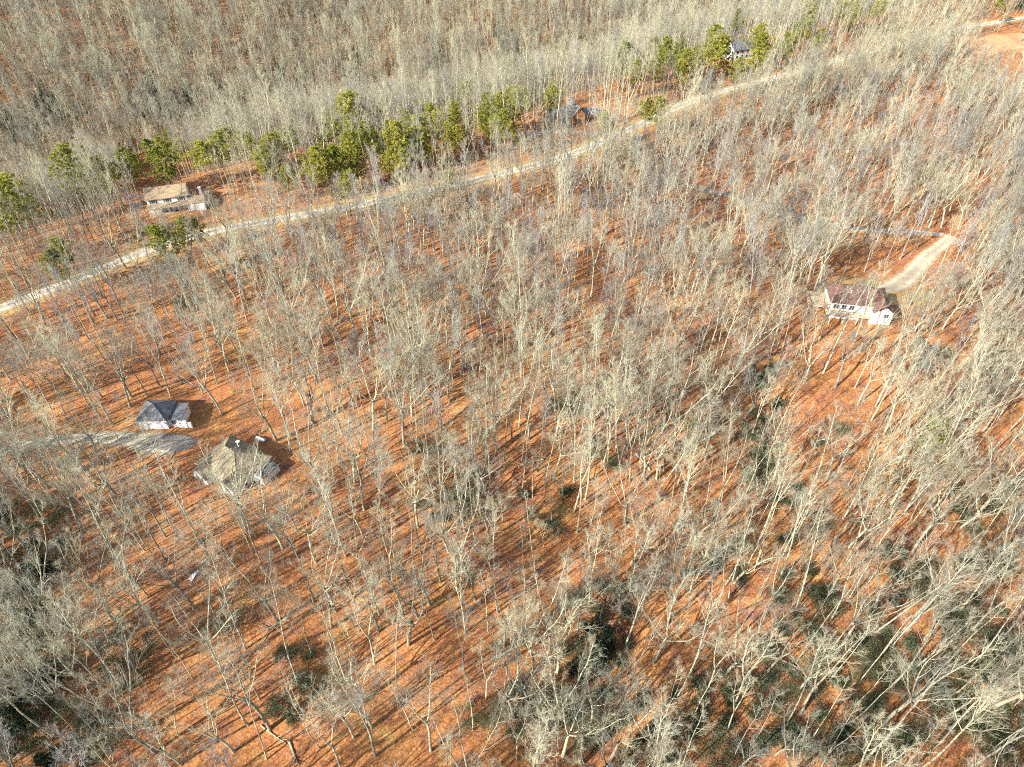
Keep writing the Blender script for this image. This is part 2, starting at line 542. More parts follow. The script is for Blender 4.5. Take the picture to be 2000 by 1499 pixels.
def hip_roof(root, x0, x1, y0, y1, z, rise, mat, over=0.5, th=0.22, inset=None, name='roof'):
    x0 -= over; x1 += over; y0 -= over; y1 += over
    w, d = x1 - x0, y1 - y0
    if w >= d:
        i = d / 2 if inset is None else inset
        r0, r1 = (x0 + i, (y0 + y1) / 2), (x1 - i, (y0 + y1) / 2)
    else:
        i = w / 2 if inset is None else inset
        r0, r1 = ((x0 + x1) / 2, y0 + i), ((x0 + x1) / 2, y1 - i)
    v = [(x0, y0, z), (x1, y0, z), (x1, y1, z), (x0, y1, z), (x0, y0, z + th), (x1, y0, z + th), (x1, y1, z + th), (x0, y1, z + th),
         (*r0, z + th + rise), (*r1, z + th + rise)]
    f = [(3, 2, 1, 0), (0, 1, 5, 4), (1, 2, 6, 5), (2, 3, 7, 6), (3, 0, 4, 7)]
    if w >= d: f += [(4, 5, 9, 8), (5, 6, 9), (6, 7, 8, 9), (7, 4, 8)]
    else: f += [(4, 5, 8), (5, 6, 9, 8), (6, 7, 9), (7, 4, 8, 9)]
    o = MB().add(v, f).part(name, mat, root)
    rc = MB()
    corners = [(x0, y0), (x1, y0), (x1, y1), (x0, y1)]
    ends = (0, 1, 1, 0) if w >= d else (0, 0, 1, 1)
    for (cx, cy), e in zip(corners, ends):
        q = (r0, r1)[e]
        rc.tube([(cx, cy, z + th + .02), (*q, z + th + rise + .02)], [.09, .09], 4)
    if math.hypot(r1[0] - r0[0], r1[1] - r0[1]) > .2:
        rc.tube([(*r0, z + th + rise + .02), (*r1, z + th + rise + .02)], [.1, .1], 4)
    rc.part('ridge_cap', mat, o)
    g = MB()
    g.box(x0 - .08, x1 + .08, y0 - .1, y0 - .003, z + .02, z + th - .03)
    g.part('gutter', 'trim', o)
    return o

def gable_roof(root, x0, x1, y0, y1, z, rise, mat, axis='x', over=0.45, th=0.2, wall=None, name='roof'):
    m = MB()
    if axis == 'x':
        c = (y0 + y1) / 2; h = (y1 - y0) / 2
        k = rise / h
        e = h + over
        prof = [(c - e, z - over * k), (c - e, z - over * k + th), (c, z + rise + th), (c + e, z - over * k + th), (c + e, z - over * k), (c, z + rise)]
        m.prism(prof, x0 - over, x1 + over, 'x')
        tri = [(y0, z - .02), (c, z + rise - .03), (y1, z - .02)]
        a0, a1 = x0, x1
    else:
        c = (x0 + x1) / 2; h = (x1 - x0) / 2
        k = rise / h
        e = h + over
        prof = [(c - e, z - over * k), (c - e, z - over * k + th), (c, z + rise + th), (c + e, z - over * k + th), (c + e, z - over * k), (c, z + rise)]
        m.prism(prof, y0 - over, y1 + over, 'y')
        tri = [(x0, z - .02), (c, z + rise - .03), (x1, z - .02)]
        a0, a1 = y0, y1
    o = m.part(name, mat, root)
    if wall:
        MB().prism(tri, a0, a1, axis).part('gable_wall', wall, root)
    return o

def house(name, px, py, rz, label, cat='house'):
    x, y = ground(px, py)
    return empty(name, (x, y, hz(x, y) + 0.05), rz, label, cat)

FOOT = []      # (x, y, radius) clear of trees
def clear(root, lx, ly, r):
    c, s = math.cos(root.rotation_euler.z), math.sin(root.rotation_euler.z)
    FOOT.append((root.location.x + c * lx - s * ly, root.location.y + s * lx + c * ly, r))

def wallbox(root, x0, x1, y0, y1, h, mat='white', z0=-1.6, name='wall'):
    return MB().box(x0, x1, y0, y1, z0, h).part(name, mat, root)

# -- two-storey house above the road
A = house('two_storey_house', 334, 412, math.radians(17), 'white two-storey house with brown roof above the road')
wallbox(A, -7.2, 7.2, 0, 8.0, 5.6)
gable_roof(A, -7.2, 7.2, 0, 8.0, 5.6, 2.7, 'roof_brown', 'x', 0.5, 0.2, 'white')
for xx in (-5.0, 0, 5.0):
    window(A, xx, 0, 3.75, 1.5, 1.35, 'f', True)
pr = MB().prism([(-3.0, 2.55), (-3.0, 2.72), (-0.01, 3.5), (-0.01, 3.3)], -7.4, 7.2, 'x').part('porch_roof', 'roof_brown', A)
for xx in (-7.0, -3.5, 0, 3.5, 7.0):
    MB().box(xx - .09, xx + .09, -2.8, -2.62, -.4, 2.56).part('porch_post', 'trim', A)
MB().box(-7.2, 7.2, -2.9, -.02, -1.2, 0.12).part('porch_floor', 'deck', A)
for xx in (-5.2, 4.2):
    window(A, xx, 0, 0.9, 1.5, 1.4, 'f')
door(A, 0, 0, 0.13, 1.1, 2.1, 'shutter')
wallbox(A, 7.25, 13.2, -2.6, 4.6, 2.7)
gable_roof(A, 7.35, 13.2, -2.6, 4.6, 2.7, 1.7, 'roof_brown', 'x', 0.06, 0.2, 'white', name='garage_roof')
door(A, 8.8, -2.6, 0, 2.6, 2.2, 'trim', 'f', 4)
door(A, 11.7, -2.6, 0, 2.6, 2.2, 'trim', 'f', 4)
ch = MB().box(11.6, 12.5, 2.6, 3.5, 3, 6.4).part('chimney', 'white', A)
MB().box(11.5, 12.6, 2.5, 3.6, 6.4, 6.55).part('chimney_cap', 'trim', ch)
for q in ((-4, 4, 7), (3, 4, 7), (11, 2, 7), (0, -5, 5), (8, -6, 5), (-3, -9, 3)): clear(A, *q)

A.scale = (.86,) * 3
# -- garage with the hipped slate roof
B = house('hipped_garage', 306, 838, math.radians(1.5), 'white garage with dark hipped slate roof by the gravel court', 'garage')
wallbox(B, -3.9, 3.1, 0, 7.0, 2.9)
hip_roof(B, -3.9, 3.1, 0, 7.0, 2.9, 2.4, 'roof_slate', .5)
for xx in (-2.65, -0.4, 1.85):
    door(B, xx, 0, 0, 2.0, 2.25, 'trim', 'f', 4)
wallbox(B, 3.13, 6.5, 0.9, 6.6, 2.4, name='wing_wall')
MB().add([(3.63, .5, 2.45), (6.8, .5, 2.3), (6.8, 6.9, 2.3), (3.63, 6.9, 2.45), (3.63, .5, 2.63), (6.8, .5, 2.48), (6.8, 6.9, 2.48), (3.63, 6.9, 2.63)],
         [(3, 2, 1, 0), (4, 5, 6, 7), (0, 1, 5, 4), (1, 2, 6, 5), (2, 3, 7, 6), (3, 0, 4, 7)]).part('wing_roof', 'roof_slate', B)
window(B, 4.5, 0.9, 0.7, 1.1, 1.3, 'f')
stp = MB()
stp.box(6.52, 7.7, 0.9, 1.25, -1.2, 1.7); stp.box(7.71, 8.7, 0.9, 1.25, -1.2, 1.0)
stp.part('step_wall', 'white', B)
for q in ((0, 3, 6.5), (6, 4, 5), (0, -4, 5), (6, -4, 5)): clear(B, *q)

B.scale = (.86,) * 3
# -- large house with the tan hipped roof
C_ = house('tan_roofed_house', 436, 944, math.radians(-31), 'large white house with tan hipped roof below the garage')
hx, hy = 7.6, 0.0
wallbox(C_, -7.6, 6.2, 0, 10.4, 3.0)
hip_roof(C_, -7.6, 6.2, 0, 10.4, 3.0, 4.0, 'roof_tan', .55)
wallbox(C_, -7.0, -2.2, -2.6, 0.05, 2.9, name='bay_wall')
gable_roof(C_, -7.0, -2.2, -2.6, 2.2, 2.9, 2.1, 'roof_tan', 'y', .4, .2, 'white', 'bay_roof')
wallbox(C_, 1.9, 5.8, -1.6, 0.05, 2.9, name='bay_wall')
gable_roof(C_, 1.9, 5.8, -1.6, 2.2, 2.9, 1.9, 'roof_tan', 'y', .4, .2, 'white', 'bay_roof')
window(C_, -4.6, -2.6, 0.7, 2.2, 1.5, 'f')
window(C_, 3.85, -1.6, 0.7, 1.8, 1.5, 'f')
window(C_, 0.9, 0, 0.8, 1.1, 1.4, 'f')
door(C_, -0.9, 0, 0, 1.1, 2.15, 'shutter')
for yy in (3.0, 7.6):
    window(C_, -7.6, yy, 0.8, 1.5, 1.4, 'l')
    window(C_, 6.2, yy - 1.2, 0.8, 1.3, 1.4, 'r')
wallbox(C_, 6.25, 9.6, 4.6, 10.0, 2.6, name='wing_wall')
hip_roof(C_, 6.82, 9.8, 4.6, 10.0, 2.6, 1.1, 'roof_slate', .05, name='wing_roof')
window(C_, 8.0, 4.6, 0.8, 1.3, 1.3, 'f')
ch = MB().box(-.9, -.2, 7.5, 8.1, 5, 7.5).part('chimney', 'stonework', C_)
MB().box(-1.0, -.1, 7.4, 8.2, 7.5, 7.62).part('chimney_cap', 'trim', ch)
for q in ((-4, 5, 8), (4, 5, 8), (11, 7, 6), (-4, -4, 4), (5, -4, 4), (-11, 8, 4)): clear(C_, *q)

C_.scale = (.84,) * 3
# -- red-roofed house in the clearing
D = house('red_roofed_house', 1672, 634, math.radians(-11), 'white house with red-brown roof and wooden deck in a clearing')
wallbox(D, -7.2, 4.2, 2.2, 11.2, 4.6, z0=-2)
hip_roof(D, -7.2, 7.4, 2.2, 11.2, 4.6, 2.6, 'roof_red', .55)
wallbox(D, 3.2, 8.0, 0, 11.0, 4.55, z0=-2, name='wing_wall')
gable = gable_roof(D, 3.2, 8.0, 0.0, 7.0, 4.58, 1.7, 'roof_red', 'y', .45, .2, 'white', 'wing_roof')
for xx in (-5.9, -3.9, -1.9):
    window(D, xx, 2.2, 3.0, 1.3, 1.2, 'f')
    window(D, xx, 2.2, 0.6, 1.3, 1.3, 'f')
window(D, 8.0, 3.0, 2.9, 1.4, 1.2, 'r'); window(D, 8.0, 7.0, 2.9, 1.4, 1.2, 'r')
window(D, 6.4, 0, 3.0, 1.2, 1.1, 'f')
door(D, 1.4, 2.2, 0, 1.1, 2.1, 'shutter')
MB().box(-7.2, 3.15, -0.2, 2.15, 2.2, 2.38).part('balcony', 'deck', D)
for xx in (-7.0, -3.6, -0.2, 3.0):
    MB().box(xx - .09, xx + .09, -.15, .03, -1.5, 3.3).part('deck_post', 'trim', D)
MB().box(-7.15, 3.1, -.12, -.03, 3.15, 3.27).part('rail', 'trim', D)
dk = MB().box(-12.6, -7.3, 3.0, 10.2, 2.2, 2.4).part('deck', 'deck', D)
for xx in (-12.3, -10.0, -7.7):
    for yy in (3.3, 9.8):
        MB().box(xx - .1, xx + .1, yy - .1, yy + .1, -2, 2.2).part('deck_post', 'deck', D)
rl = MB().box(-12.6, -7.3, 3.02, 3.1, 3.25, 3.35); rl.box(-12.58, -12.5, 3.11, 10.2, 3.25, 3.35)
rl.part('rail', 'deck', D)
vent = MB().tube([(-2.5, 5.0, 6), (-2.5, 5.0, 7.2)], [.14, .14], 8, True).part('vent_pipe', 'trim', D)
for q in ((-4, 6, 8), (4, 6, 7), (-10, 6, 5), (0, -2, 4), (6, -3, 4), (2, 15, 5), (10, 14, 5)): clear(D, *q)

# -- brown cabin across the road
E_ = house('brown_cabin', 1118, 246, math.radians(14), 'brown cabin with grey gabled roofs beyond the pale road')
wallbox(E_, -10.5, -0.5, 1.5, 9.0, 3.2, 'log')
gable_roof(E_, -10.5, 0.0, 1.5, 9.0, 3.2, 3.0, 'roof_grey', 'x', .6, .2, 'log')
gable_roof(E_, -8.6, -5.4, 0.4, 5.0, 3.4, 1.9, 'roof_grey', 'y', .35, .18, 'log', 'dormer_roof')
wallbox(E_, -8.6, -5.4, 0.6, 1.55, 3.4, 'log', name='bay_wall')
wallbox(E_, -0.4, 5.2, -0.5, 9.5, 4.2, 'log', name='great_room_wall')
gable_roof(E_, -0.4, 5.2, -0.5, 9.5, 4.2, 3.1, 'roof_grey', 'y', .6, .2, 'log', 'great_room_roof')
wallbox(E_, 5.3, 13.2, 2.5, 8.5, 2.8, 'log', name='wing_wall')
gable_roof(E_, 5.9, 13.2, 2.5, 8.5, 2.8, 2.0, 'roof_grey', 'x', .05, .2, 'log', 'wing_roof')
window(E_, -3.2, 1.5, .9, 1.6, 1.4, 'f', mat='log'); window(E_, -7.0, .6, .9, 1.5, 1.4, 'f', mat='log')
window(E_, 2.4, -.5, .8, 2.6, 2.0, 'f', mat='log'); window(E_, 8.0, 2.5, .8, 1.4, 1.2, 'f', mat='log'); window(E_, 11.2, 2.5, .8, 1.4, 1.2, 'f', mat='log')
door(E_, -1.2, 1.5, 0, 1.0, 2.1, 'shutter')
for q in ((-6, 5, 7), (2, 4, 7), (9, 5, 6), (-2, -4, 5), (6, -3, 4)): clear(E_, *q)

# -- pale house half hidden by pines
F_ = house('pale_house', 1452, 116, math.radians(24), 'pale house with grey roof half hidden among the pines')
wallbox(F_, -6.5, 6.5, 0, 8.0, 4.8)
gable_roof(F_, -6.5, 6.5, 0, 8.0, 4.8, 2.6, 'roof_grey', 'x', .5, .2, 'white')
for xx in (-4.5, -1.5, 1.5, 4.5):
    window(F_, xx, 0, 2.9, 1.2, 1.3, 'f')
    window(F_, xx, 0, .7, 1.2, 1.3, 'f')
window(F_, -6.5, 4, 2.9, 1.3, 1.3, 'l')
for q in ((0, 4, 8), (0, -3, 4)): clear(F_, *q)

# ------------------------------------------------------------------ trees
def unit(v):
    return v / (np.linalg.norm(v) + 1e-9)

def grow(rr, p, d, length, n, up=0.0, jit=0.1):
    p = np.array(p, float); d = unit(np.array(d, float))
    pts = [p.copy()]
    for _ in range(n):
        d = unit(d + np.array([rr.gauss(0, jit), rr.gauss(0, jit), rr.gauss(0, jit) * .6 + up]))
        p = p + d * length / n
        pts.append(p.copy())
    return np.array(pts)

def along(pts, t):
    s = t * (len(pts) - 1)
    i = min(int(s), len(pts) - 2)
    f = s - i
    return pts[i] * (1 - f) + pts[i + 1] * f, unit(pts[i + 1] - pts[i])

def side(rr, axis, ang, az=None):
    ref = np.array([0, 0, 1.0]) if abs(axis[2]) < .9 else np.array([1.0, 0, 0])
    a = unit(np.cross(axis, ref)); b = np.cross(axis, a)
    az = rr.uniform(0, TAU) if az is None else az
    return unit(axis * math.cos(ang) + (a * math.cos(az) + b * math.sin(az)) * math.sin(ang))

def bare_tree_meshes(seed, h, r0, form, start=0.42, spread=1.0, tw=1.0, limbs=15, n2=8, n3=6, n4=2):
    rr = random.Random(seed)
    T = MB(); K = MB()
    stems = []
    lean = (rr.gauss(0, .025), rr.gauss(0, .025), 1)
    if form == 'leaning': lean = (0.2, 0.05, 1)
    if form in ('straight', 'slender', 'leaning'):
        p = grow(rr, (0, 0, -.4), lean, h * .96, 9, .02, .035)
        rad = [max(.02, r0 * (1 - .9 * (i / 9)) ** .85) for i in range(10)]
        rad[0] *= 1.25
        T.tube(p, rad, 7)
        stems.append((p, rad, start, 1.0))
    elif form == 'forked':
        k = rr.uniform(.28, .42)
        p = grow(rr, (0, 0, -.4), lean, h * k, 4, .02, .04)
        T.tube(p, [r0 * 1.25, r0, r0 * .92, r0 * .86, r0 * .8], 7)
        az = rr.uniform(0, TAU)
        nf = rr.choice([2, 2, 3])
        for j in range(nf):
            dd = side(rr, np.array([0, 0, 1.0]), rr.uniform(.16, .30), az + j * TAU / nf)
            q = grow(rr, p[-1] - np.array([0, 0, .15]), dd, h * (1 - k) * rr.uniform(.85, 1.0), 7, .05, .05)
            rad = [max(.02, r0 * .68 * (1 - .9 * i / 7) ** .85) for i in range(8)]
            T.tube(q, rad, 6)
            stems.append((q, rad, .28, .85))
    else:   # spreading
        k = rr.uniform(.34, .46)
        p = grow(rr, (0, 0, -.4), lean, h * k, 4, .02, .05)
        T.tube(p, [r0 * 1.3, r0 * 1.05, r0, r0 * .95, r0 * .85], 8)
        az = rr.uniform(0, TAU)
        nf = rr.choice([4, 5, 5])
        for j in range(nf):
            dd = side(rr, np.array([0, 0, 1.0]), rr.uniform(.35, .75), az + j * TAU / nf + rr.gauss(0, .25))
            q = grow(rr, p[-1] - np.array([0, 0, .2 + rr.uniform(0, 1.4)]), dd, h * (1 - k) * rr.uniform(.85, 1.1), 7, .09, .10)
            rad = [max(.02, r0 * .52 * (1 - .9 * i / 7) ** .85) for i in range(8)]
            T.tube(q, rad, 6)
            stems.append((q, rad, .2, .8))
    nl = max(5, int(limbs / (1 if len(stems) == 1 else len(stems) * .62)))
    for pts, rad, st, sc in stems:
        az = rr.uniform(0, TAU)
        for i in range(nl):
            t = st + (1 - st) * ((i + rr.uniform(0, .9)) / nl) ** .85
            t = min(t, .985)
            p, ax = along(pts, t)
            u = (t - st) / (1 - st)
            L = h * .30 * spread * sc * (1.0 - .66 * u) * rr.uniform(.6, 1.2)
            az += 2.4 + rr.gauss(0, .4)
            d = side(rr, ax, rr.uniform(.55, .95) - .2 * u, az)
            lp = grow(rr, p, d, L, 6, .10, .085)
            lr = min(.085, rad[min(int(t * (len(rad) - 1)), len(rad) - 1)] * .45) + .012
            K.tube(lp, [lr, lr * .85, lr * .7, lr * .55, lr * .4, lr * .28, .010 * tw], 4)
            for j in range(n2):
                t2 = .18 + .82 * (j + rr.random()) / n2
                p2, ax2 = along(lp, min(t2, .99))
                L2 = L * .52 * (1.12 - .6 * t2) * rr.uniform(.55, 1.3)
                d2 = side(rr, ax2, rr.uniform(.4, .85))
                d2[2] = d2[2] * .7 + .16
                sp = grow(rr, p2, d2, L2, 3, .09, .10)
                r2 = (.017 + .16 * lr * (1 - t2)) * tw
                K.tube(sp, [r2, r2 * .8, r2 * .6, .008 * tw], 3)
                for q in range(n3):
                    t3 = .15 + .85 * (q + rr.random()) / n3
                    p3, ax3 = along(sp, min(t3, .99))
                    L3 = max(.5, L2 * .55 * rr.uniform(.5, 1.2))
                    d3 = side(rr, ax3, rr.uniform(.35, .8)); d3[2] = d3[2] * .8 + .14
                    tp = grow(rr, p3, d3, L3, 2, .09, .09)
                    r3 = .0115 * tw
                    K.tube(tp, [r3, r3 * .8, .005 * tw], 3)
                    for w in range(n4):
                        p4, ax4 = along(tp, rr.uniform(.2, .95))
                        d4 = side(rr, ax4, rr.uniform(.35, .7)); d4[2] += .12
                        K.tube([p4, p4 + unit(d4) * max(.35, L3 * .6)], [.0085 * tw, 0], 3)
    return T, K

TWIG = 0.78
FORMS = [  # form, height, trunk radius, crown start, spread, limbs
    ('straight', 27, .20, .50, .80, 12), ('straight', 24, .17, .46, .85, 11), ('slender', 27, .135, .58, .55, 8), ('slender', 23, .115, .52, .6, 8),
    ('forked', 26, .21, .4, .85, 12), ('forked', 23, .17, .4, .9, 11), ('spreading', 24, .26, .4, .9, 11), ('spreading', 21, .22, .4, 1.0, 11),
    ('leaning', 24, .15, .5, .8, 10), ('straight', 29, .20, .58, .72, 12), ('slender', 25, .12, .6, .5, 7), ('slender', 20, .10, .5, .6, 8)]
NB = len(FORMS)
BARE = []
for i, (fm, h, r0, st, sp, nl) in enumerate(FORMS):
    T, K = bare_tree_meshes(100 + i, h, r0, fm, st, sp, TWIG, nl, *((6, 5, 1) if fm == 'slender' else (8, 5, 2)))
    BARE.append((T.data('bare_trunk', 'bark', True), K.data('bare_crown', 'twig', True), fm, h))
SCRUB = []    # short twiggy trees of the ridge
for i in range(4):
    T, K = bare_tree_meshes(200 + i, R.uniform(9, 11.5), .085, ('forked', 'spreading', 'straight', 'spreading')[i], .22, 1.15, .95, 10, 7, 5, 1)
    SCRUB.append((T.data('scrub_trunk', 'bark', True), K.data('scrub_crown', 'brush', True), 'short', 11))

for i in range(3):   # thin young trees of the main woods
    T, K = bare_tree_meshes(250 + i, (9, 12, 14)[i], (.055, .07, .08)[i], 'slender', (.3, .35, .4)[i], .9, .8, 8, 6, 4, 1)
    SCRUB.append((T.data('young_trunk', 'bark', True), K.data('young_crown', 'twig', True), 'short', (9, 12, 14)[i]))

for i in range(5):   # woods of the far hillside, distance haze tinted into their bark
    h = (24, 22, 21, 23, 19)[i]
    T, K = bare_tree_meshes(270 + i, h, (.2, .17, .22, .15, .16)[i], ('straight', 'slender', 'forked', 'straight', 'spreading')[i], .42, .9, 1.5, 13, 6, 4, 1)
    SCRUB.append((T.data('far_trunk', 'hazebark', True), K.data('far_crown', 'hazebark', True), 'straight', h))

def brush_mesh(seed, h, n):
    rr = random.Random(seed)
    K = MB()
    for i in range(n):
        d = side(rr, np.array([0, 0, 1.0]), rr.uniform(.05, .6))
        p = grow(rr, (rr.gauss(0, .25), rr.gauss(0, .25), -.1), d, h * rr.uniform(.6, 1.05), 5, .06, .10)
        K.tube(p, [.028, .024, .02, .016, .012, .007], 3)
        for j in range(8):
            p2, ax2 = along(p, .25 + .74 * rr.random())
            d2 = side(rr, ax2, rr.uniform(.4, 1.0)); d2[2] += .15
            q = grow(rr, p2, d2, h * rr.uniform(.16, .34), 2, .1, .12)
            K.tube(q, [.014, .012, .006], 3)
            for w in range(3):
                p3, ax3 = along(q, rr.uniform(.2, .95))
                d3 = side(rr, ax3, rr.uniform(.4, .9))
                K.tube([p3, p3 + d3 * h * rr.uniform(.07, .15)], [.009, 0], 3)
    return K.data('brush', 'brush', True)

BRUSH = [brush_mesh(300, 3.2, 6), brush_mesh(301, 5.0, 3), brush_mesh(302, 2.2, 7), brush_mesh(303, 7.5, 2)]

def tuft(K, rr, p, d, size, n):
    p = np.array(p)
    for _ in range(n):
        e = unit(d * .55 + np.array([rr.gauss(0, 1), rr.gauss(0, 1), rr.gauss(.25, .8)]) * .6)
        w = unit(np.cross(e, np.array([rr.gauss(0, 1), rr.gauss(0, 1), rr.gauss(0, 1)]))) * size * .2
        b = len(K.v)
        q = p + e * size * rr.uniform(.6, 1.1)
        m = (p + q) / 2
        K.v += [tuple(p), tuple(m + w), tuple(q), tuple(m - w)]
        K.f.append((b, b + 1, b + 2, b + 3))

def pine_meshes(seed, h, wide, first=.4):
    rr = random.Random(seed)
    T = MB(); K = MB()
    p = grow(rr, (0, 0, -.4), (rr.gauss(0, .04), rr.gauss(0, .04), 1), h, 8, .02, .04)
    T.tube(p, [max(.03, .2 * (1 - i / 8.6)) for i in range(9)], 7)
    nb = 30
    az = 0
    for i in range(nb):
        u = (i + rr.uniform(0, .8)) / nb
        t = first + (1 - first) * u
        q, ax = along(p, min(t, .99))
        az += 2.4 + rr.gauss(0, .5)
        L = wide * math.sin(math.pi * min(1, .28 + .68 * u)) * rr.uniform(.45, 1.2)
        d = np.array([math.cos(az), math.sin(az), rr.uniform(-.05, .35) + .5 * u])
        b = grow(rr, q, d, L, 4, .06, .12)
        T.tube(b, [.05, .042, .034, .025, .014], 3)
        for j in range(int(4 + L * 2.3)):
            tt = .3 + .7 * rr.random() ** .7
            c, ax2 = along(b, min(tt, .99))
            off = np.array([rr.gauss(0, 1), rr.gauss(0, 1), rr.gauss(0, .45)]) * .25 * L
            tuft(K, rr, c + off, unit(off + ax2 * .3), rr.uniform(.42, .7), 24)
    tuft(K, rr, p[-1], np.array([0, 0, 1.0]), .6, 20)
    return T, K

PINES = []
for i, (h, w, f1) in enumerate([(18, 4.2, .42), (20, 4.6, .5), (16, 3.9, .32), (20, 4.0, .52), (17, 4.8, .42)]):
    T, K = pine_meshes(400 + i, h, w, f1)
    PINES.append((T.data('pine_trunk', 'pinebark', True), K.data('pine_crown', 'pine'), h))

def hemlock_meshes(seed, h, wide):
    rr = random.Random(seed)
    T = MB(); K = MB()
    p = grow(rr, (0, 0, -.4), (0, 0, 1), h, 6, .02, .03)
    T.tube(p, [.2, .17, .14, .11, .08, .05, .02], 6)
    nb = 46
    for i in range(nb):
        u = (i + rr.random()) / nb
        q, ax = along(p, .1 + .88 * u)
        a = i * 2.4 + rr.gauss(0, .3)
        L = wide * (1.02 - u) ** .55 * rr.uniform(.6, 1.1)
        b = grow(rr, q, (math.cos(a), math.sin(a), .1), L, 3, -.06, .1)
        T.tube(b, [.03, .025, .018, .01], 3)
        for j in range(int(4 + 4 * L)):
            c, ax2 = along(b, min(.99, .2 + .8 * rr.random()))
            off = np.array([rr.gauss(0, 1), rr.gauss(0, 1), rr.gauss(-.2, .3)]) * .16 * L
            tuft(K, rr, c + off, unit(ax2 + np.array([0, 0, -.2])), rr.uniform(.4, .65), 8)
    return T, K

HEML = []
for i, (h, w) in enumerate([(12, 3.4), (9, 3.2)]):
    T, K = hemlock_meshes(500 + i, h, w)
    HEML.append((T.data('hemlock_trunk', 'pinebark', True), K.data('hemlock_crown', 'hemlock'), h))

def shrub_meshes(seed, w, h):
    rr = random.Random(seed)
    T = MB(); K = MB()
    lobes = []
    for i in range(9):
        a = rr.uniform(0, TAU); r = w * .5 * math.sqrt(rr.random()) * .85
        lobes.append((np.array([r * math.cos(a), r * math.sin(a), h * rr.uniform(.35, .72)]), w * rr.uniform(.14, .26)))
        T.tube(grow(rr, (rr.gauss(0, .2), rr.gauss(0, .2), -.2), lobes[-1][0], np.linalg.norm(lobes[-1][0]), 4, .0, .08), [.05, .045, .035, .025, .012], 4)
    for c, rad in lobes:
        for j in range(330):
            d = unit(np.array([rr.gauss(0, 1), rr.gauss(0, 1), rr.gauss(.25, .9)]))
            p = c + d * rad * rr.uniform(.3, 1.45) * np.array([1, 1, .8])
            if p[2] < .1: continue
            e = unit(d + np.array([rr.gauss(0, .6), rr.gauss(0, .6), rr.gauss(0, .5)]))
            s = unit(np.cross(e, np.array([rr.gauss(0, 1), rr.gauss(0, 1), rr.gauss(0, 1)])))
            L = rr.uniform(.12, .24)
            b = len(K.v)
            K.v += [tuple(p), tuple(p + e * L * .5 + s * L * .24), tuple(p + e * L), tuple(p + e * L * .5 - s * L * .24)]
            K.f.append((b, b + 1, b + 2, b + 3))
    return T, K

SHRUBS = []
for i, (w, h) in enumerate([(5.0, 3.0), (4.0, 2.6), (6.0, 3.4), (3.2, 2.2)]):
    T, K = shrub_meshes(600 + i, w, h)
    SHRUBS.append((T.data('shrub_stem', 'pinebark', True), K.data('shrub_foliage', 'laurel')))

# ------------------------------------------------------------------ where they stand
def in_frame(px, py, m=0):
    return -m < px < 2000 + m and -m < py < 1499 + m

def blocked(x, y, pad_=0.0):
    d = float(road_d(x, y))
    if -4.6 - pad_ < d < 4.6 + pad_: return True
    for fx, fy, r in FOOT:
        if (x - fx) ** 2 + (y - fy) ** 2 < (r + pad_) ** 2: return True
    for cx, cy, r in DRIVE_DOTS.get((int(x // 16), int(y // 16)), ()):
        if (x - cx) ** 2 + (y - cy) ** 2 < (r + pad_) ** 2: return True
    return False

DRIVE_DOTS = {}
for _P, _r in ((DRIVE_B, 3.2), (DRIVE_D, 2.4), (DRIVE_D2, 4.2), (DRIVE_E, 2.2)):
    for _c in resample(_P, 1.0):
        for _a in (-1, 0, 1):
            for _b in (-1, 0, 1):
                DRIVE_DOTS.setdefault((int(_c[0] // 16) + _a, int(_c[1] // 16) + _b), []).append((float(_c[0]), float(_c[1]), _r))

def blob(px, py, cx, cy, rx, ry):
    return ((px - cx) / rx) ** 2 + ((py - cy) / ry) ** 2 < 1

OPEN = [(520, 815, 75, 45), (1005, 765, 60, 28), (1730, 570, 130, 55), (1600, 830, 85, 60), (860, 1330, 60, 30), (1945, 88, 62, 24), (470, 835, 60, 30), (380, 1120, 50, 30), (1560, 930, 50, 60)]
class Hash:
    def __init__(self, c): self.c = c; self.g = {}
    def ok(self, x, y, r):
        i, j = int(x // self.c), int(y // self.c)
        n = int(r // self.c) + 1
        for a in range(i - n, i + n + 1):
            for b in range(j - n, j + n + 1):
                for (u, v, q) in self.g.get((a, b), ()):
                    if (u - x) ** 2 + (v - y) ** 2 < max(r, q) ** 2: return False
        self.g.setdefault((i, j), []).append((x, y, r))
        return True

